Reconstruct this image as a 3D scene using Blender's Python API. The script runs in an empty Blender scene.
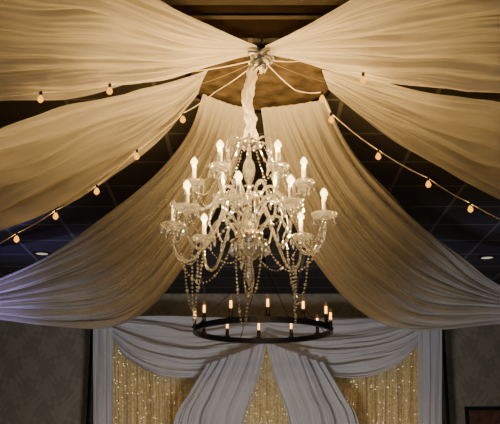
import bpy, math, random
from mathutils import Vector, noise
random.seed(7)
COL = bpy.context.scene.collection
PI = math.pi
F = 900.0; PITCH = math.radians(16.5); CZ = 1.6
cp, sp = math.cos(PITCH), math.sin(PITCH)
CEIL = 4.0

def at(px, py, Y, zmax=None):
    xv = (px-250)/F; yv = (212-py)/F
    d = Vector((xv, cp - sp*yv, sp + cp*yv))
    t = Y/d.y
    p = d*t
    p.z += CZ
    if zmax is not None and p.z > zmax:
        p = d*((zmax-CZ)/d.z); p.z += CZ
    return p
def at_z(px, py, z):
    xv = (px-250)/F; yv = (212-py)/F
    d = Vector((xv, cp - sp*yv, sp + cp*yv))
    p = d*((z-CZ)/d.z); p.z += CZ
    return p

# ---------------------------------------------------------------- materials
def newmat(name):
    m = bpy.data.materials.new(name); m.use_nodes = True
    nt = m.node_tree; nt.nodes.clear()
    out = nt.nodes.new('ShaderNodeOutputMaterial')
    return m, nt, out
def N(nt, t, **kw):
    n = nt.nodes.new(t)
    for k, v in kw.items():
        if k.startswith('i_'): n.inputs[k[2:].replace('_', ' ')].default_value = v
        else: setattr(n, k, v)
    return n
def L(nt, a, b): nt.links.new(a, b)

def principled(name, col, rough=.5, metal=0, trans=0, noise_scale=0, noise_amt=.2, bump=0, spec=.5):
    m, nt, out = newmat(name)
    b = N(nt, 'ShaderNodeBsdfPrincipled')
    b.inputs['Base Color'].default_value = (*col, 1)
    b.inputs['Roughness'].default_value = rough
    b.inputs['Metallic'].default_value = metal
    b.inputs['Transmission Weight'].default_value = trans
    b.inputs['Specular IOR Level'].default_value = spec
    if noise_scale:
        tc = N(nt, 'ShaderNodeTexCoord'); no = N(nt, 'ShaderNodeTexNoise')
        no.inputs['Scale'].default_value = noise_scale; no.inputs['Detail'].default_value = 4
        L(nt, tc.outputs['Object'], no.inputs['Vector'])
        r = N(nt, 'ShaderNodeValToRGB')
        r.color_ramp.elements[0].position = .3; r.color_ramp.elements[1].position = .7
        r.color_ramp.elements[0].color = (*[c*(1-noise_amt) for c in col], 1)
        r.color_ramp.elements[1].color = (*[min(1, c*(1+noise_amt)) for c in col], 1)
        L(nt, no.outputs['Fac'], r.inputs['Fac']); L(nt, r.outputs['Color'], b.inputs['Base Color'])
        if bump:
            bp = N(nt, 'ShaderNodeBump'); bp.inputs['Strength'].default_value = bump
            bp.inputs['Distance'].default_value = .01
            L(nt, no.outputs['Fac'], bp.inputs['Height']); L(nt, bp.outputs['Normal'], b.inputs['Normal'])
    L(nt, b.outputs[0], out.inputs[0])
    return m

def sheer(name, col, alpha=.14, transl=.4):
    m, nt, out = newmat(name)
    tc = N(nt, 'ShaderNodeTexCoord')
    no = N(nt, 'ShaderNodeTexNoise'); no.inputs['Scale'].default_value = 3.0; no.inputs['Detail'].default_value = 5
    L(nt, tc.outputs['Object'], no.inputs['Vector'])
    r = N(nt, 'ShaderNodeValToRGB')
    r.color_ramp.elements[0].position = .3; r.color_ramp.elements[1].position = .75
    r.color_ramp.elements[0].color = (*[c*.9 for c in col], 1)
    r.color_ramp.elements[1].color = (*col, 1)
    L(nt, no.outputs['Fac'], r.inputs['Fac'])
    d = N(nt, 'ShaderNodeBsdfDiffuse'); t = N(nt, 'ShaderNodeBsdfTranslucent'); tr = N(nt, 'ShaderNodeBsdfTransparent')
    L(nt, r.outputs['Color'], d.inputs['Color']); L(nt, r.outputs['Color'], t.inputs['Color'])
    m1 = N(nt, 'ShaderNodeMixShader'); m1.inputs[0].default_value = transl
    L(nt, d.outputs[0], m1.inputs[1]); L(nt, t.outputs[0], m1.inputs[2])
    m2 = N(nt, 'ShaderNodeMixShader')
    lw = N(nt, 'ShaderNodeLayerWeight'); lw.inputs['Blend'].default_value = .35
    mr = N(nt, 'ShaderNodeMapRange'); mr.inputs['To Min'].default_value = alpha; mr.inputs['To Max'].default_value = 0
    L(nt, lw.outputs['Facing'], mr.inputs['Value']); L(nt, mr.outputs[0], m2.inputs[0])
    L(nt, m1.outputs[0], m2.inputs[1]); L(nt, tr.outputs[0], m2.inputs[2])
    L(nt, m2.outputs[0], out.inputs[0])
    return m

def glowshell(name, col, strength, fac=.5):
    m, nt, out = newmat(name)
    e = N(nt, 'ShaderNodeEmission'); e.inputs[0].default_value = (*col, 1); e.inputs[1].default_value = strength
    t = N(nt, 'ShaderNodeBsdfTransparent'); a = N(nt, 'ShaderNodeMixShader'); a.inputs[0].default_value = fac
    L(nt, t.outputs[0], a.inputs[1]); L(nt, e.outputs[0], a.inputs[2]); L(nt, a.outputs[0], out.inputs[0])
    return m

def crystal_mat():
    m, nt, out = newmat('cut crystal')
    b = N(nt, 'ShaderNodeBsdfPrincipled')
    b.inputs['Base Color'].default_value = (1, 1, 1, 1)
    b.inputs['Roughness'].default_value = .0; b.inputs['Transmission Weight'].default_value = 1
    b.inputs['IOR'].default_value = 1.5
    t = N(nt, 'ShaderNodeBsdfTransparent'); t.inputs[0].default_value = (1, 1, 1, 1)
    tl = N(nt, 'ShaderNodeBsdfTranslucent'); tl.inputs[0].default_value = (.9, .95, 1, 1)
    g = N(nt, 'ShaderNodeBsdfGlossy'); g.inputs[0].default_value = (.97, .98, 1, 1); g.inputs['Roughness'].default_value = .09
    m0 = N(nt, 'ShaderNodeMixShader'); m0.inputs[0].default_value = .25
    L(nt, t.outputs[0], m0.inputs[1]); L(nt, tl.outputs[0], m0.inputs[2])
    mx = N(nt, 'ShaderNodeMixShader'); mx.inputs[0].default_value = .48
    L(nt, m0.outputs[0], mx.inputs[1]); L(nt, g.outputs[0], mx.inputs[2])
    m2 = N(nt, 'ShaderNodeMixShader'); m2.inputs[0].default_value = .48
    L(nt, b.outputs[0], m2.inputs[1]); L(nt, mx.outputs[0], m2.inputs[2])
    L(nt, m2.outputs[0], out.inputs[0])
    return m

def ceiling_mat():
    m, nt, out = newmat('drop ceiling tiles')
    tc = N(nt, 'ShaderNodeTexCoord'); br = N(nt, 'ShaderNodeTexBrick')
    br.offset = 0; br.inputs['Scale'].default_value = 1
    br.inputs['Brick Width'].default_value = .61; br.inputs['Row Height'].default_value = .61
    br.inputs['Mortar Size'].default_value = .014
    br.inputs['Color1'].default_value = (.03, .028, .026, 1); br.inputs['Color2'].default_value = (.036, .033, .03, 1)
    br.inputs['Mortar'].default_value = (.11, .10, .09, 1)
    L(nt, tc.outputs['Object'], br.inputs['Vector'])
    b = N(nt, 'ShaderNodeBsdfPrincipled'); b.inputs['Roughness'].default_value = .8
    b.inputs['Specular IOR Level'].default_value = .2
    L(nt, br.outputs['Color'], b.inputs['Base Color']); L(nt, b.outputs[0], out.inputs[0])
    return m

def damask_mat():
    m, nt, out = newmat('damask wallpaper')
    tc = N(nt, 'ShaderNodeTexCoord')
    sx = N(nt, 'ShaderNodeSeparateXYZ'); L(nt, tc.outputs['Object'], sx.inputs[0])
    def mth(op, a, b=None):
        n = N(nt, 'ShaderNodeMath', operation=op)
        for i, v in enumerate((a, b)):
            if v is None: continue
            if isinstance(v, (int, float)): n.inputs[i].default_value = v
            else: L(nt, v, n.inputs[i])
        return n.outputs[0]
    X = mth('ADD', sx.outputs[0], sx.outputs[1]); Z = sx.outputs[2]
    a = mth('SINE', mth('MULTIPLY', X, 14)); b_ = mth('SINE', mth('MULTIPLY', Z, 11))
    c = mth('SINE', mth('ADD', mth('MULTIPLY', X, 42), mth('MULTIPLY', b_, 2.2)))
    d = mth('SINE', mth('ADD', mth('MULTIPLY', Z, 37), mth('MULTIPLY', a, 2.4)))
    s = mth('ADD', mth('MULTIPLY', a, b_), mth('MULTIPLY', mth('MULTIPLY', c, d), .8))
    r = N(nt, 'ShaderNodeValToRGB'); r.color_ramp.elements[0].position = .42; r.color_ramp.elements[1].position = .58
    r.color_ramp.elements[0].color = (.19, .168, .12, 1); r.color_ramp.elements[1].color = (.235, .208, .15, 1)
    L(nt, mth('ADD', mth('MULTIPLY', s, .3), .5), r.inputs['Fac'])
    b = N(nt, 'ShaderNodeBsdfPrincipled'); b.inputs['Roughness'].default_value = .55
    L(nt, r.outputs['Color'], b.inputs['Base Color']); L(nt, b.outputs[0], out.inputs[0])
    return m

def sequin_mat():
    m, nt, out = newmat('gold sequin cloth')
    tc = N(nt, 'ShaderNodeTexCoord'); v = N(nt, 'ShaderNodeTexVoronoi'); v.inputs['Scale'].default_value = 48
    L(nt, tc.outputs['Object'], v.inputs['Vector'])
    r = N(nt, 'ShaderNodeValToRGB')
    r.color_ramp.elements[0].color = (.48, .35, .14, 1); r.color_ramp.elements[1].color = (.88, .71, .38, 1)
    L(nt, v.outputs['Color'], r.inputs['Fac'])
    b = N(nt, 'ShaderNodeBsdfPrincipled'); b.inputs['Roughness'].default_value = .38; b.inputs['Metallic'].default_value = .2
    bp = N(nt, 'ShaderNodeBump'); bp.inputs['Strength'].default_value = .4; bp.inputs['Distance'].default_value = .012
    L(nt, v.outputs['Color'], bp.inputs['Height']); L(nt, bp.outputs['Normal'], b.inputs['Normal'])
    L(nt, r.outputs['Color'], b.inputs['Base Color']); L(nt, b.outputs[0], out.inputs[0])
    return m

M = dict(
    ivory=sheer('ivory sheer voile', (.90, .86, .76), alpha=.22, transl=.5),
    greysheer=sheer('pale grey voile', (.74, .74, .77), alpha=.10, transl=.3),
    ceiling=ceiling_mat(), damask=damask_mat(), sequin=sequin_mat(), crystal=crystal_mat(),
    plaster=principled('tan textured plaster', (.058, .044, .029), 1, noise_scale=9, noise_amt=.6, bump=.6, spec=0),
    black=principled('black iron', (.012, .012, .013), .45, .6, noise_scale=20),
    white=principled('white candle sleeve', (.85, .83, .80), .45),
    cloth=principled('white tie cloth', (.66, .62, .54), .9, noise_scale=18, noise_amt=.1),
    cord=principled('thin pale cord', (.2, .15, .09), .9, noise_scale=18, noise_amt=.1),
    wood=principled('dark stained wood', (.03, .02, .014), .5, noise_scale=9, noise_amt=.4),
    beam=principled('brown painted trim', (.028, .022, .017), .9, noise_scale=6, spec=.1),
    soffit=principled('dark brown soffit board', (.009, .006, .004), 1, noise_scale=5, noise_amt=.3, spec=0),
    floor=principled('dark carpet', (.05, .04, .035), .95, noise_scale=30),
    wire=principled('wire insulation', (.7, .6, .42), .6, noise_scale=10),
    brass=principled('silvered metal', (.7, .62, .48), .2, .9, noise_scale=20),
    rust=principled('framed picture dark red print', (.10, .035, .02), .5, noise_scale=12, noise_amt=.5),
    bulb=glowshell('candle bulb lit', (1, .68, .22), 12, .5),
    edison=glowshell('amber bulb lit', (1, .42, .06), .4, .18),
    filament=glowshell('filament', (1, .50, .10), 14, 1),
    string=glowshell('string bulb lit', (1, .40, .02), 2.6, .8),
    glint=glowshell('glowing sequin glint', (1, .80, .5), 2.0, 1),  # glow standing in for glitter on the sequins
    down=glowshell('recessed lamp lit', (1, .85, .65), .6, 1),
)

# ---------------------------------------------------------------- mesh builder
class MB:
    def __init__(s): s.v = []; s.f = []
    def grid(s, rows, closed=False):
        b = len(s.v); n = len(rows[0])
        for r in rows: s.v += [Vector(p) for p in r]
        for i in range(len(rows)-1):
            for j in range(n if closed else n-1):
                k = (j+1) % n
                s.f.append((b+i*n+j, b+i*n+k, b+(i+1)*n+k, b+(i+1)*n+j))
        return b, n
    def box(s, a, b):
        x0, y0, z0 = a; x1, y1, z1 = b; k = len(s.v)
        s.v += [Vector(p) for p in ((x0,y0,z0),(x1,y0,z0),(x1,y1,z0),(x0,y1,z0),(x0,y0,z1),(x1,y0,z1),(x1,y1,z1),(x0,y1,z1))]
        s.f += [tuple(k+i for i in q) for q in ((0,3,2,1),(4,5,6,7),(0,1,5,4),(1,2,6,5),(2,3,7,6),(3,0,4,7))]
    def lathe(s, c, prof, seg=20, flute=0, fn=0):
        rows = []
        for z, r in prof:
            rows.append([(c[0]+math.cos(2*PI*j/seg)*r*(1+flute*math.cos(fn*2*PI*j/seg)),
                          c[1]+math.sin(2*PI*j/seg)*r*(1+flute*math.cos(fn*2*PI*j/seg)), z) for j in range(seg)])
        s.grid(rows, True)
        return s
    def tube(s, pts, rad, seg=8, mod=None):
        pts = [Vector(p) for p in pts]; n = len(pts); rows = []
        prev = None
        for i, p in enumerate(pts):
            t = (pts[min(i+1, n-1)]-pts[max(i-1, 0)])
            if t.length < 1e-9: t = Vector((0,0,1))
            t.normalize()
            if prev is None:
                prev = t.orthogonal().normalized()
            a = prev - t*prev.dot(t)
            if a.length < 1e-6: a = t.orthogonal()
            a.normalize(); prev = a; bb = t.cross(a)
            r = rad[i] if isinstance(rad, (list, tuple)) else rad
            if mod: r *= mod(i)
            rows.append([p + (a*math.cos(2*PI*j/seg)+bb*math.sin(2*PI*j/seg))*r for j in range(seg)])
        b, m = s.grid(rows, True)
        s.f.append(tuple(b+j for j in reversed(range(m)))); e = b+(n-1)*m
        s.f.append(tuple(e+j for j in range(m)))
        return s
    def ball(s, c, r, seg=6, rings=4, sz=1):
        prof = [(c[2]+r*sz*math.cos(PI*i/rings), max(1e-4, r*math.sin(PI*i/rings))) for i in range(rings+1)]
        s.lathe((c[0], c[1]), prof, seg); return s
    def build(s, name, mat, parent=None, smooth=True, root=None):
        off = Vector((0,0,0))
        r = parent
        while r is not None: off += r.location; r = r.parent
        me = bpy.data.meshes.new(name)
        me.from_pydata([tuple(v-off) for v in s.v], [], s.f); me.update()
        if smooth:
            for p in me.polygons: p.use_smooth = True
        me.materials.append(mat)
        o = bpy.data.objects.new(name, me); COL.objects.link(o)
        if parent: o.parent = parent
        return o
def tag(o, label, cat, group=None, kind=None):
    o['label'] = label; o['category'] = cat
    if group: o['group'] = group
    if kind: o['kind'] = kind
    return o
def thing(name, loc, label, cat, group=None):
    o = bpy.data.objects.new(name, None); o.empty_display_size = .1; COL.objects.link(o); o.location = loc
    return tag(o, label, cat, group)
def struct(name, a, b, mat, label=None):
    m = MB(); m.box(a, b); o = m.build(name, mat, smooth=False); o['kind'] = 'structure'
    if label: o['label'] = label
    return o

def cat(pts, t):
    n = len(pts)-1; x = min(max(t, 0), 1)*n; i = min(int(x), n-1); f = x-i
    p0 = pts[max(i-1, 0)]; p1 = pts[i]; p2 = pts[i+1]; p3 = pts[min(i+2, n)]
    return .5*((2*p1)+(p2-p0)*f+(2*p0-5*p1+4*p2-p3)*f*f+(3*p1-p0-3*p2+p3)*f**3)
def resample(pts, n):
    d = [cat(pts, i/200) for i in range(201)]
    acc = [0]
    for i in range(200): acc.append(acc[-1]+(d[i+1]-d[i]).length)
    out = []; k = 0
    for i in range(n+1):
        s_ = acc[-1]*i/n
        while k < 199 and acc[k+1] < s_: k += 1
        f = (s_-acc[k])/max(1e-9, acc[k+1]-acc[k]); out.append(d[k].lerp(d[k+1], min(1, f)))
    return out

def drape(name, mat, curves, label, folds=9, amp=.06, seed=0, nU=90, nV=300, zmax=3.92, cat_='drape', group=None, taper=True, fine=.16, wander=1.0):
    cs = [resample([at(*p, zmax) for p in c], nU) for c in curves]
    g = []
    for i in range(nU+1):
        row = [c[i] for c in cs]
        g.append([cat(row, j/nV) for j in range(nV+1)])
    rows = []
    for i in range(nU+1):
        u = i/nU; row = []
        W = sum((g[i][j+1]-g[i][j]).length for j in range(nV))
        for j in range(nV+1):
            v = j/nV
            du = g[min(i+1, nU)][j]-g[max(i-1, 0)][j]; dv = g[i][min(j+1, nV)]-g[i][max(j-1, 0)]
            n = du.cross(dv)
            if n.length > 1e-10: n.normalize()
            vv = v + wander*.07*noise.noise(Vector((u*2.2, v*3, seed*3.1))) + wander*.03*noise.noise(Vector((u*5, v*6, seed*5.1)))
            p = 2*PI*folds*vv
            a = .5+.9*noise.noise(Vector((u*1.8, vv*folds*.5, seed+9)))
            h = a*math.sin(p+2.4*noise.noise(Vector((u*1.4, vv*4, seed))))
            h += .34*math.sin(2.63*p+seed+2*noise.noise(Vector((u*3, v*3, seed+2))))*(.4+1.3*noise.noise(Vector((u*2.5, vv*7, seed+4))))
            h += fine*math.sin(6.1*p+2*seed+3*noise.noise(Vector((u*2, v*5, seed+7))))*(.4+1.5*noise.noise(Vector((u*3, vv*9, seed+14))))
            h += .5*noise.noise(Vector((u*3, vv*folds*.8, seed+21)))
            h += .34*noise.noise(Vector((u*3, vv*folds*5, seed+31)))
            h += .14*noise.noise(Vector((u*4, vv*folds*12, seed+41)))
            A = amp*min(1, W/ (folds*.09+.05))*min(1, .12+u*7) if taper else amp
            q = g[i][j]+n*h*A
            if q.z > 3.962: q.z = 3.962
            row.append(q)
        rows.append(row)
    m = MB(); m.grid(rows)
    o = m.build(name, mat)
    return tag(o, label, cat_, group)

# ---------------------------------------------------------------- camera
cam = bpy.data.cameras.new('camera'); cam.lens = 36*F/500; cam.sensor_width = 36
co = bpy.data.objects.new('camera', cam); COL.objects.link(co)
co.location = (0, 0, CZ); co.rotation_euler = (PI/2+PITCH, 0, 0)
bpy.context.scene.camera = co

# ---------------------------------------------------------------- room
XW = 6.5; YB = 12.0
struct('floor', (-XW, -3, -.1), (XW, YB, 0), M['floor'])
struct('ceiling', (-XW, -3, CEIL), (XW, YB, CEIL+.1), M['ceiling'])
struct('wall_back', (-XW, YB, 0), (XW, YB+.1, CEIL), M['damask'])
struct('wall_left', (-XW-.1, -3, 0), (-XW, YB, CEIL), M['damask'])
struct('wall_right', (XW, -3, 0), (XW+.1, YB, CEIL), M['damask'])
struct('wall_front', (-XW, -3.1, 0), (XW, -3, CEIL), M['damask'])
struct('baseboard_back', (-XW, YB-.02, 0), (XW, YB, .12), M['wood'])
b0 = at_z(260, -14, 3.97).y; b1 = at_z(260, 5, 3.97).y
struct('trim_1', (-2.6, b0, 3.97), (2.6, b1, CEIL), M['beam'])
s1 = at_z(260, 38, 3.985).y
struct('trim_2', (-2.6, b1, 3.985), (2.6, s1, CEIL), M['soffit'])
c0 = at_z(260, 17, 3.975).y
struct('trim_3', (-2.6, c0-.02, 3.972), (2.6, c0+.02, 3.985), M['beam'])

mc = at_z(261, 82, 3.97); R = .46
med = thing('ceiling_medallion', (mc.x, mc.y, 3.965), 'tan textured many-sided ceiling panel behind the knot of drapes', 'ceiling panel')
m = MB(); m.lathe((mc.x, mc.y), [(3.972, .001), (3.972, R)], 16); m.build('panel', M['plaster'], med, smooth=False)
m = MB(); m.lathe((mc.x, mc.y), [(3.975, R-.008), (3.955, R-.006), (3.955, R+.008), (3.975, R+.010)], 16); m.build('rim', M['soffit'], med, smooth=False)

for px, py, lab in ((487, 258, 'small round recessed ceiling light at the right edge beyond the drape'), (42, 254, 'small round recessed ceiling light at the left between two drapes')):
    p = at_z(px, py, CEIL-.01)
    t = thing('recessed_light', (p.x, p.y, CEIL-.02), lab, 'ceiling light', None)
    m = MB(); m.lathe((p.x, p.y), [(CEIL-.004, .001), (CEIL-.004, .07)], 20); m.build('lamp_lens', M['down'], t)
    m = MB(); m.lathe((p.x, p.y), [(CEIL, .07), (CEIL-.015, .075), (CEIL-.012, .1), (CEIL, .1)], 20); m.build('trim_ring', M['beam'], t)

# ---------------------------------------------------------------- ceiling drapes
G = 'sheer drapes fanning out from the centre knot'
drape('ceiling_drape', M['ivory'], [
    [(257,46,4.7),(215,28,4.5),(165,2,4.2),(90,-45,3.8),(0,-90,3.4),(-60,-115,3.3)],
    [(257,49,4.75),(205,42,4.6),(130,22,4.35),(50,4,4.1),(-60,-10,4.0)],
    [(257,51,4.78),(200,57,4.75),(130,58,4.7),(60,54,4.6),(-60,48,4.6)],
    [(257,54,4.8),(205,67,4.85),(140,85,4.9),(70,95,4.9),(0,98,4.95),(-60,97,5.0)]],
    'ivory sheer drape filling the top left corner, topmost on the left', folds=7, amp=.038, seed=1, group=G, fine=.16)
drape('ceiling_drape', M['ivory'], [
    [(208,70,4.95),(180,80,5.0),(130,92,5.1),(70,107,5.1),(0,129,5.1),(-50,146,5.1)],
    [(202,82,5.0),(172,104,5.3),(110,134,5.6),(40,165,5.8),(-50,192,5.9)],
    [(198,94,5.1),(168,130,5.6),(130,163,6.0),(60,206,6.6),(0,230,7.0),(-50,246,7.2)]],
    'ivory sheer drape reaching the left edge at mid height, between two other drapes', folds=6, amp=.042, seed=2, group=G)
drape('ceiling_drape', M['ivory'], [
    [(203,94,5.45),(187,135,5.9),(152,178,6.5),(100,220,7.2),(50,255,7.9),(0,278,8.6),(-50,295,9)],
    [(218,100,5.48),(200,150,6.0),(162,203,6.6),(112,250,7.3),(60,278,8),(0,294,8.75),(-50,303,9.2)],
    [(233,105,5.5),(218,155,6.0),(190,215,6.6),(145,275,7.3),(95,303,7.8),(0,307,8.85),(-50,310,9.3)],
    [(248,108,5.5),(237,165,6),(216,210,6.4),(186,262,6.9),(148,308,7.4),(108,328,7.8),(50,326,8.4),(0,320,9),(-50,316,9.4)]],
    'long sheer drape falling to the lower left, tinted violet at its low end', folds=8, amp=.058, seed=3, group=G)
drape('ceiling_drape', M['ivory'], [
    [(326,99,5.45),(345,140,5.9),(378,182,6.5),(420,222,7.2),(460,256,7.9),(500,285,8.6),(550,300,9)],
    [(305,103,5.48),(328,155,6.0),(365,208,6.6),(410,255,7.3),(452,282,8),(500,298,8.75),(550,307,9.2)],
    [(283,106,5.5),(303,160,6.0),(335,220,6.6),(378,275,7.3),(425,306,7.9),(500,311,8.85),(550,313,9.3)],
    [(261,108,5.5),(270,165,6),(288,213,6.4),(320,268,6.9),(361,312,7.4),(405,330,7.8),(450,330,8.4),(500,324,9),(550,319,9.4)]],
    'long sheer drape falling from the centre to the lower right corner', folds=8, amp=.058, seed=4, group=G)
drape('ceiling_drape', M['ivory'], [
    [(322,70,4.95),(370,80,5.0),(430,95,5.05),(500,108,5.1),(550,118,5.1)],
    [(325,79,5.0),(368,98,5.25),(430,125,5.6),(500,150,5.9),(550,165,6.0)],
    [(329,90,5.1),(360,115,5.5),(400,145,6),(440,168,6.4),(500,196,6.9),(550,215,7.1)]],
    'ivory sheer drape reaching the right edge at mid height, below the topmost right drape', folds=6, amp=.042, seed=5, group=G)
drape('ceiling_drape', M['ivory'], [
    [(265,46,4.7),(310,24,4.5),(345,4,4.2),(400,-35,3.8),(500,-90,3.4),(560,-115,3.3)],
    [(266,48,4.75),(320,38,4.6),(390,20,4.35),(450,2,4.1),(560,-10,4.0)],
    [(267,51,4.78),(320,52,4.75),(390,54,4.7),(450,50,4.6),(560,45,4.6)],
    [(267,54,4.8),(300,62,4.85),(340,73,4.9),(400,85,4.9),(500,89,4.95),(560,87,5)]],
    'ivory sheer drape filling the top right corner, topmost on the right', folds=7, amp=.038, seed=6, group=G, fine=.16)

# ---------------------------------------------------------------- backdrop
YD = 11.6
zt = at(100, 320, YD).z
xl = at(92, 321, YD).x; xr = at(443, 321, YD).x
rail = thing('backdrop_frame', (0, YD+.05, 0), 'thin black pipe frame carrying the backdrop curtains', 'frame')
m = MB(); m.tube([(xl, YD+.05, zt-.02), (xr, YD+.05, zt-.02)], .02, 10); m.build('crossbar', M['black'], rail)
for x in (xl, xr):
    m = MB(); m.tube([(x, YD+.05, 0), (x, YD+.05, zt)], .02, 10); m.build('upright', M['black'], rail)
def flat(name, mat, x0, x1, top, Y, label, c, folds, amp, seed, group=None):
    mid = (x0+x1)/2
    return drape(name, mat, [[(x0, top, Y), (x0, 420, Y), (x0, 600, Y)], [(mid, top, Y), (mid, 420, Y), (mid, 600, Y)], [(x1, top, Y), (x1, 420, Y), (x1, 600, Y)]],
        label, folds=folds, amp=amp, seed=seed, nU=30, nV=180, zmax=None, cat_=c, group=group, taper=False, wander=.35)
GS = 'gold sequin curtains of the backdrop'
sq = [flat('sequin_curtain', M['sequin'], 108, 200, 324, 11.8, 'gold sequin curtain behind the left swag of the backdrop', 'curtain', 9, .036, 1, GS),
 flat('sequin_curtain', M['sequin'], 212, 320, 324, 11.8, 'gold sequin curtain showing as a triangle in the middle of the backdrop', 'curtain', 9, .036, 2, GS),
 flat('sequin_curtain', M['sequin'], 332, 422, 324, 11.8, 'gold sequin curtain behind the right swag of the backdrop', 'curtain', 9, .036, 3, GS)]
tw = MB().ball((0, 0, 0), .0052, 8, 5)  # tiny glowing balls added as the sequins' sparkle
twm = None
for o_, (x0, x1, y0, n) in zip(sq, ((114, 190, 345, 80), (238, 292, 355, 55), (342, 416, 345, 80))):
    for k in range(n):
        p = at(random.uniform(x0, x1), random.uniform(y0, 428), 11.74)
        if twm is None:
            t_ = tw.build('sequin_glint', M['glint'], None); twm = t_.data
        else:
            t_ = bpy.data.objects.new('sequin_glint', twm); COL.objects.link(t_)
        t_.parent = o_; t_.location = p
GP = 'narrow side curtains of the backdrop'
flat('side_curtain', M['greysheer'], 93, 113, 320, 11.4, 'narrow pale grey curtain hanging down the left side of the backdrop', 'curtain', 3, .03, 4, GP)
flat('side_curtain', M['greysheer'], 418, 442, 320, 11.4, 'narrow pale grey curtain hanging down the right side of the backdrop', 'curtain', 3, .03, 5, GP)
def mirr(c): return [[(533-p[0], p[1], p[2]) for p in r] for r in c]
sw = [
    [(106,318,11.5),(160,317,11.5),(215,318,11.5),(262,320,11.5),(268,322,11.5)],
    [(106,324,11.45),(150,338,11.4),(205,345,11.35),(250,340,11.4),(267,332,11.45)],
    [(108,330,11.45),(138,352,11.35),(195,364,11.3),(245,353,11.35),(266,340,11.4)],
    [(110,336,11.45),(130,361,11.35),(166,377,11.3),(210,375,11.3),(246,362,11.35),(266,348,11.4)]]
GW = 'swags across the top of the backdrop'
drape('swag', M['greysheer'], sw, 'pale grey swag across the top left of the backdrop', folds=4.5, amp=.055, seed=11, nU=60, nV=120, zmax=None, cat_='swag', group=GW, taper=False, fine=.1)
drape('swag', M['greysheer'], mirr(sw), 'pale grey swag across the top right of the backdrop', folds=4.5, amp=.055, seed=12, nU=60, nV=120, zmax=None, cat_='swag', group=GW, taper=False, fine=.1)
fl = [
    [(208,364,11.15),(189,395,11.15),(174,424,11.15),(167,500,11.2),(165,600,11.2)],
    [(232,355,11.1),(214,395,11.1),(203,424,11.1),(199,500,11.15),(197,600,11.2)],
    [(267,342,11.1),(258,380,11.1),(244,424,11.1),(239,500,11.15),(237,600,11.2)]]
GF = 'long curtain falls in the middle of the backdrop'
drape('curtain_fall', M['greysheer'], fl, 'pale grey curtain fall sweeping down and left from the middle of the backdrop', folds=6.5, amp=.05, seed=13, nU=60, nV=120, zmax=None, cat_='curtain', group=GF, taper=False, wander=.6)
drape('curtain_fall', M['greysheer'], mirr(fl), 'pale grey curtain fall sweeping down and right from the middle of the backdrop', folds=6.5, amp=.05, seed=14, nU=60, nV=120, zmax=None, cat_='curtain', group=GF, taper=False, wander=.6)

pa = at(465, 407, YB-.04); pb = at(540, 407, YB-.04)
fr = thing('picture', ((pa.x+pb.x)/2, YB-.04, pa.z-.5), 'dark wood framed reddish picture low on the right wall', 'picture')
m = MB(); m.box((pa.x+.03, YB-.02, pa.z-.5), (pb.x-.03, YB-.012, pa.z-.03)); m.build('print', M['rust'], fr, smooth=False)
m = MB()
m.box((pa.x, YB-.04, pa.z-.04), (pb.x, YB, pa.z)); m.box((pa.x, YB-.04, pa.z-.54), (pb.x, YB, pa.z-.5))
m.box((pa.x, YB-.04, pa.z-.5), (pa.x+.04, YB, pa.z-.04)); m.box((pb.x-.04, YB-.04, pa.z-.5), (pb.x, YB, pa.z-.04))
m.build('picture_frame', M['black'], fr, smooth=False)

# ---------------------------------------------------------------- crystal chandelier
YC = 4.77
XC = at(249, 200, YC).x
def zp(py): return at(249, py, YC).z
def lamp(p, power, col, rad=.012):
    l = bpy.data.lights.new('bulb_light', 'POINT'); l.energy = power; l.color = col; l.shadow_soft_size = rad
    o = bpy.data.objects.new('bulb_light', l); COL.objects.link(o); o.location = p
ch = thing('crystal_chandelier', (XC, YC, zp(290)), 'large two-tier crystal chandelier with lit candle bulbs and bead swags hanging from the centre knot', 'chandelier')
CC = (XC, YC)
def P(r, a, py): return Vector((XC+r*math.cos(a), YC-r*math.sin(a), zp(py)))
def pf(l): return [(zp(y), r) for y, r in l]
MB().lathe(CC, pf([(137,.004),(138,.02),(141,.045),(144,.078),(145.5,.082),(146.5,.06),(149,.02)]), 24, .06, 12).build('crown_dish', M['crystal'], ch)
MB().lathe(CC, pf([(147,.02),(152,.012),(158,.014),(164,.028),(171,.034),(178,.026),(184,.014),(190,.012),(196,.02)]), 16, .08, 8).build('upper_column', M['crystal'], ch, smooth=False)
MB().lathe(CC, pf([(193,.01),(195,.05),(198,.062),(203,.06),(206,.03),(208,.01)]), 20).build('upper_arm_hub', M['brass'], ch)
MB().lathe(CC, pf([(205,.02),(210,.016),(216,.034),(223,.046),(229,.04),(233,.02)]), 16, .08, 8).build('lower_column', M['crystal'], ch, smooth=False)
MB().lathe(CC, pf([(229,.01),(231,.06),(234,.078),(239,.075),(242,.04)]), 20).build('lower_arm_hub', M['brass'], ch)
MB().lathe(CC, pf([(238,.03),(239.5,.075),(241,.098),(242,.10),(247,.092),(253,.07),(258,.04),(261,.02)]), 32, .05, 16).build('glass_bowl', M['crystal'], ch)
MB().lathe(CC, pf([(260,.012),(263,.02),(266,.012),(269,.022),(274,.032),(279,.026),(283,.01),(287,.001)]), 10).build('finial', M['crystal'], ch, smooth=False)

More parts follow.
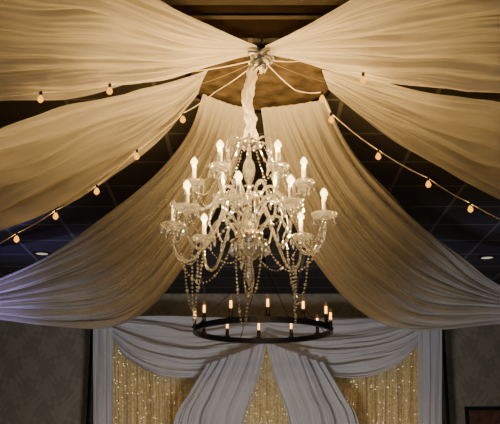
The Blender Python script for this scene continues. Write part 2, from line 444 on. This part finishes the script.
rows = []
z0, z1 = zp(139), 3.90
for i in range(110):
    f = i/109; z = z0+(z1-z0)*f
    row = []
    for j in range(40):
        a = 2*PI*j/40
        r = .027+.013*noise.noise(Vector((math.cos(a)*2.2, math.sin(a)*2.2, f*10)))+.004*math.sin(7*a+f*20)+.002*math.sin(15*a-f*33)
        r *= 1+.35*max(0, 1-f*6)
        if f > .9: r *= 1-(f-.9)*4
        row.append((XC+.010*math.sin(f*9)+.05*max(0, f-.75)+r*math.cos(a), YC+r*math.sin(a), z+.012*math.sin(a*2+f*5)*(f > .03 and f < .95)))
    rows.append(row)
m = MB(); m.grid(rows, True); m.build('chain_sleeve', M['cloth'], ch)

def bobeche(c, r, n=12):
    z = c.z
    return MB().lathe((c.x, c.y), [(z-.022,.004),(z-.018,.02),(z-.012,.024),(z-.010,r*.6),(z+.002,r*.92),(z+.016,r),(z+.010,r*.88),(z-.002,r*.5),(z+.006,.016),(z+.02,.018),(z+.022,.012)], 36, .08, n)
def pendant(c, ln=.05, r=.008):
    m = MB(); m.ball((c.x, c.y, c.z-.006), .005, 6, 3)
    m.lathe((c.x, c.y), [(c.z-.012, .001), (c.z-.018, r*.5), (c.z-ln*.7, r), (c.z-ln*.85, r*.9), (c.z-ln, .001)], 6)
    return m
def strand(pts, r=.0057, sp_=.0185):
    d = resample(pts, 60); m = MB()
    tot = sum((d[i+1]-d[i]).length for i in range(60)); n = max(4, int(tot/sp_))
    q = resample(pts, n)
    for i, p in enumerate(q):
        m.ball(p, r*(1.55 if i % 6 == 3 else 1), 6, 4)
    m.build('bead_strand', M['crystal'], ch, smooth=False)
def swagpts(a, b, dip, n=9):
    return [a.lerp(b, i/n)-Vector((0, 0, dip*4*(i/n)*(1-i/n))) for i in range(n+1)]

WARM = (1, .60, .20)
def light_arm(ctrl, a, cup_y, cup_r, bob_r, lit, pw, npend=6):
    pts = resample([P(r, a, y) for r, y in ctrl], 48)
    arm = MB().tube(pts, .0086, 6, lambda i: 1+.10*math.sin(i*1.9)).build('arm', M['crystal'], ch, smooth=False)
    c = P(cup_r, a, cup_y)
    MB().lathe((c.x, c.y), [(c.z-.045,.006),(c.z-.035,.014),(c.z-.02,.010),(c.z-.016,.008)], 12).build('cup_stem', M['crystal'], arm)
    bobeche(c, bob_r).build('drip_pan', M['crystal'], arm)
    MB().lathe((c.x, c.y), [(c.z+.012,.0005),(c.z+.012,.0125),(c.z+.108,.012),(c.z+.111,.008),(c.z+.111,.0005)], 14).build('candle_sleeve', M['white'], arm)
    z = c.z+.111
    b = MB().lathe((c.x, c.y), [(z-.002,.009),(z+.004,.0135),(z+.011,.0185),(z+.020,.0205),(z+.030,.0175),(z+.039,.011),(z+.046,.005),(z+.050,.001)], 16)
    b.build('candle_bulb', M['bulb'] if lit else M['crystal'], arm)
    if lit: lamp((c.x, c.y, z+.021), pw, WARM, .011)
    for k in range(npend):
        t = 2*PI*k/npend+a
        pendant(Vector((c.x+math.cos(t)*bob_r*.93, c.y+math.sin(t)*bob_r*.93, c.z+.004)), .05+.012*(k % 2)).build('crystal_drop', M['crystal'], arm, smooth=False)
    return c
up = []; lo = []
for k in range(6):
    a = math.radians(0+60*k)
    up.append(light_arm([(.05,198),(.10,187),(.15,189),(.20,203),(.26,209),(.30,201),(.308,189)], a, 184, .308, .060, True, 40.0))
unlit = {4}
LA = [math.radians(d) for d in (20, 60, 97, 139, 188, 232, 272, 315)]
for k in range(8):
    lo.append(light_arm([(.06,236),(.12,220),(.18,221),(.24,240),(.31,257),(.38,257),(.42,245),(.43,230)], LA[k], 224, .43, .068, k not in unlit, 15.0))
for k in range(6):
    a = math.radians(30+60*k)
    pts = resample([P(.03,a,150),P(.07,a,140),P(.12,a,142),P(.145,a,152),P(.125,a,160)], 24)
    s_ = MB().tube(pts, .006, 8).build('scroll', M['crystal'], ch)
    pendant(pts[-1], .06, .009).build('crystal_drop', M['crystal'], s_, smooth=False)
for k in range(8):
    a = math.radians(36+45*k)
    pts = resample([P(.05,a,214),P(.11,a,200),P(.18,a,204),P(.22,a,222),P(.19,a,236)], 24)
    s_ = MB().tube(pts, .006, 8).build('scroll', M['crystal'], ch)
    pendant(pts[-1], .07, .010).build('crystal_drop', M['crystal'], s_, smooth=False)
for k in range(6):
    a = math.radians(60*k)
    strand(swagpts(P(.078, a, 145), up[k], .05))
    strand(swagpts(up[k], up[(k+1) % 6], .10))
for k in range(8):
    a = LA[k]
    strand(swagpts(lo[k], lo[(k+1) % 8], (.18, .13)[k % 2]))
    if k % 2 == 0: strand(swagpts(P(.39, a, 256), P(.10, a+.15, 245), (.14, .20, .16, .22, .17, .24, .15, .22)[k], 11))
for a, b, dp in ((P(.39, LA[3], 256), P(.30, LA[3]+.25, 256), .40), (P(.36, LA[4], 257), P(.25, LA[4]-.2, 252), .30),
                 (P(.34, LA[0], 257), P(.25, LA[0]+.3, 252), .30), (P(.38, LA[7], 256), P(.28, LA[7]+.3, 254), .34),
                 (P(.095, 1.4, 245), P(.095, 2.5, 245), .46), (P(.095, 4.4, 245), P(.095, 5.6, 245), .26)):
    strand(swagpts(a, b, dp, 13), .0068, .020)
for k in range(16):
    a = 2*PI*k/16
    pendant(P(.098, a, 243), .07, .010).build('crystal_drop', M['crystal'], ch, smooth=False)
for k in range(4):
    a = math.radians(45+90*k)
    strand([P(.02,a,262), P(.035,a,280), P(.02,a,292), P(.006,a,298)])

# ---------------------------------------------------------------- knot & hook at ceiling
hk = at(262, 50, YC, 3.93)
kn = thing('fabric_knot', (hk.x, hk.y, 3.84), 'white bunched cloth knot tying the drapes together above the chandelier', 'knot')
m = MB()
rows = []
for i in range(33):
    th = PI*i/32; row = []
    for j in range(48):
        a = 2*PI*j/48
        d = Vector((math.sin(th)*math.cos(a), math.sin(th)*math.sin(a), math.cos(th)))
        r = .037*(1+.7*noise.noise(d*2.6)+.5*noise.noise(d*6+Vector((3,1,2)))+.15*math.sin(9*a+4*th))
        row.append(Vector((hk.x-.01, hk.y, 3.872))+Vector((d.x*r*1.1, d.y*r*.9, d.z*r*1.25)))
    rows.append(row)
m.grid(rows, True); m.build('cloth_bundle', M['cloth'], kn)
for k, (dx, dz) in enumerate(((-.08,.015),(-.065,-.075),(.045,.025),(.068,-.045),(.02,-.12),(-.035,-.13))):
    c0_ = Vector((hk.x-.01, hk.y-.02, 3.878)); tip = c0_+Vector((dx, -.025, dz))
    rows = []
    side = Vector((-(tip-c0_).z, 0, (tip-c0_).x)).normalized()
    for i in range(19):
        f = i/18; c = c0_.lerp(tip, f)+Vector((.014*math.sin(f*7+k), -.016*math.sin(f*PI), .010*math.sin(f*5+k*2)))
        w = .006+.017*f*(1+.4*math.sin(k*3))
        rows.append([c+side*w*s_+Vector((0, .010*math.sin(s_*6+k+f*4), 0)) for s_ in [q/8 for q in range(-8, 9)]])
    m = MB(); m.grid(rows); m.build('cloth_tail', M['cloth'], kn)
hook = thing('ceiling_hook', (hk.x, hk.y, 3.92), 'dark metal hook and plate in the ceiling above the cloth knot', 'hook')
MB().lathe((hk.x, hk.y-.03), [(3.998,.001),(3.998,.02),(3.988,.02),(3.984,.007),(3.94,.006),(3.94,.001)], 16).build('mounting_plate', M['black'], hook)
hp = [Vector((hk.x+.018*math.sin(t), hk.y-.03, 3.925+.018*math.cos(t))) for t in [i*PI/8 for i in range(14)]]
MB().tube(hp, .004, 8).build('hook_loop', M['black'], hook)
for (px, py, Y, lab) in ((200,84,5.03,'thin pale cord from the knot to the left side of the tan panel'),
                    (325,82,5.05,'thin pale cord from the knot to the right side of the tan panel')):
    e = at(px, py, Y, 3.945); s_ = Vector((hk.x, hk.y, 3.88))
    o = MB().tube(resample(swagpts(s_, e, .012), 16), .0022, 6).build('tie_cord', M['cord'])
    tag(o, lab, 'cord', 'cords tying the drapes to the knot')

# ---------------------------------------------------------------- string lights
def string_light(pts, bulbs, label):
    root_p = Vector((hk.x, hk.y, 3.88))
    t = thing('string_light', root_p, label, 'string lights', 'festoon strings radiating from the knot')
    W = [root_p]+[at(*p, 3.93) for p in pts]
    full = []
    for a, b in zip(W[:-1], W[1:]):
        full += swagpts(a, b, .012, 6)[:-1]
    full.append(W[-1])
    MB().tube(full, .0035, 6).build('wire', M['wire'], t)
    for i in bulbs:
        p = W[i+1]
        s_ = MB().lathe((p.x, p.y), [(p.z+.004,.001),(p.z+.004,.006),(p.z-.004,.009),(p.z-.022,.009),(p.z-.024,.004)], 10).build('socket', M['black'], t)
        z = p.z-.022; k = (p-Vector((0,0,CZ))).length/5.2
        k = 1+(k-1)*.5
        MB().lathe((p.x, p.y), [(z,.006*k),(z-.010*k,.012*k),(z-.024*k,.018*k),(z-.034*k,.015*k),(z-.042*k,.006*k),(z-.045*k,.0005)], 12).build('bulb', M['string'], s_)
        lamp((p.x, p.y, z-.022), 2.6, (1, .56, .18), .007)
string_light([(185,72,4.78),(110,84,4.78),(41,92,4.78),(-30,96,4.8)], [1,2], 'string of warm bulbs running left along the topmost left drape')
string_light([(215,92,5.2),(183,113,5.4),(137,150,5.7),(97,185,5.95),(56,210,6.3),(17,233,6.6),(-30,258,6.9)], [1,2,3,4,5], 'string of warm bulbs running down to the left edge below the middle left drape')
string_light([(295,90,5.0),(322,92,5.08),(331,113,5.2),(378,150,5.65),(428,178,6.0),(470,203,6.4),(520,228,6.7)], [1,2,3,4,5], 'string of warm bulbs running down to the right edge below the middle right drape')
string_light([(300,61,4.78),(363,73,4.78),(450,88,4.78),(540,92,4.8)], [1], 'string with one small warm bulb at the foot of the topmost right drape')

# ---------------------------------------------------------------- ring chandelier
YR = 9.0
rc = at(263, 331, YR); RR = .70
wh = thing('ring_chandelier', (rc.x, rc.y, rc.z), 'black iron ring chandelier with twelve amber bulbs hanging in front of the backdrop', 'chandelier')
m = MB(); m.lathe((rc.x, rc.y), [(rc.z-.028, RR-.03),(rc.z-.028, RR),(rc.z+.028, RR),(rc.z+.028, RR-.03),(rc.z-.028, RR-.03)], 72); m.build('ring', M['black'], wh, smooth=False)
for k in range(4):
    a = math.radians(20+90*k)
    MB().tube([(rc.x+(RR-.015)*math.cos(a), rc.y+(RR-.015)*math.sin(a), rc.z+.02), (rc.x, rc.y, rc.z+.72)], .0035, 8).build('suspension_rod', M['black'], wh)
MB().lathe((rc.x, rc.y), [(rc.z+.68,.001),(rc.z+.69,.035),(rc.z+.74,.035),(rc.z+.76,.01),(CEIL-.03,.008),(CEIL-.025,.06),(CEIL,.065)], 16).build('down_rod', M['black'], wh)
for k in range(12):
    a = math.radians(3+30*k); c = Vector((rc.x+(RR-.015)*math.cos(a), rc.y+(RR-.015)*math.sin(a), rc.z+.028))
    s_ = MB().lathe((c.x, c.y), [(c.z,.03),(c.z+.008,.034),(c.z+.012,.018),(c.z+.08,.018),(c.z+.082,.012)], 14).build('candle_holder', M['black'], wh)
    z = c.z+.08
    MB().lathe((c.x, c.y), [(z,.012),(z+.02,.023),(z+.055,.028),(z+.095,.02),(z+.125,.007),(z+.135,.0008)], 12).build('bulb', M['edison'], s_)
    MB().tube([(c.x-.007, c.y, z+.015), (c.x-.006, c.y, z+.085), (c.x, c.y, z+.05), (c.x+.006, c.y, z+.085), (c.x+.007, c.y, z+.015)], .0028, 6).build('filament', M['filament'], s_)
    lamp((c.x, c.y, z+.055), .4, (1, .45, .14), .003)

# ---------------------------------------------------------------- lights
def area(name, loc, target, size, power, col):
    l = bpy.data.lights.new(name, 'AREA'); l.size = size; l.energy = power; l.color = col
    o = bpy.data.objects.new(name, l); COL.objects.link(o); o.location = loc
    o.rotation_euler = (Vector(target)-Vector(loc)).to_track_quat('-Z', 'Y').to_euler()
def spot(name, loc, target, power, col, ang=50, blend=.8, rad=.1):
    l = bpy.data.lights.new(name, 'SPOT'); l.energy = power; l.color = col; l.spot_size = math.radians(ang); l.spot_blend = blend; l.shadow_soft_size = rad
    o = bpy.data.objects.new(name, l); COL.objects.link(o); o.location = loc
    o.rotation_euler = (Vector(target)-Vector(loc)).to_track_quat('-Z', 'Y').to_euler()
area('front_fill', (0, -2.4, 2.6), (0, 9, 2.9), 3.0, 45, (.85, .9, 1))  # unseen soft fill added behind the camera
spot('backdrop_wash', (0, 6.5, .6), (0, 11.5, 2.7), 360, (.96, .96, 1), 92, .8, .4)
spot('drape_fill', (-2.4, 6.2, .3), (-2.2, 8.6, 3.0), 130, (.78, .82, 1), 56, 1, .3)  # pair of added fill spots, whitening the low ends of the rear drapes
spot('drape_fill', (2.4, 6.2, .3), (2.3, 8.6, 3.0), 130, (.82, .87, 1), 56, 1, .3)
spot('violet_uplight', (-3.6, 8.6, .3), (-2.9, 8.8, 3.2), 560, (.34, .28, 1), 44, 1)
spot('violet_uplight', (3.9, 8.8, .3), (3.2, 9.0, 3.2), 140, (.5, .5, 1), 44, 1)
w = bpy.data.worlds.new('world'); bpy.context.scene.world = w; w.use_nodes = True
w.node_tree.nodes['Background'].inputs[0].default_value = (.5, .55, .7, 1)
w.node_tree.nodes['Background'].inputs[1].default_value = .05
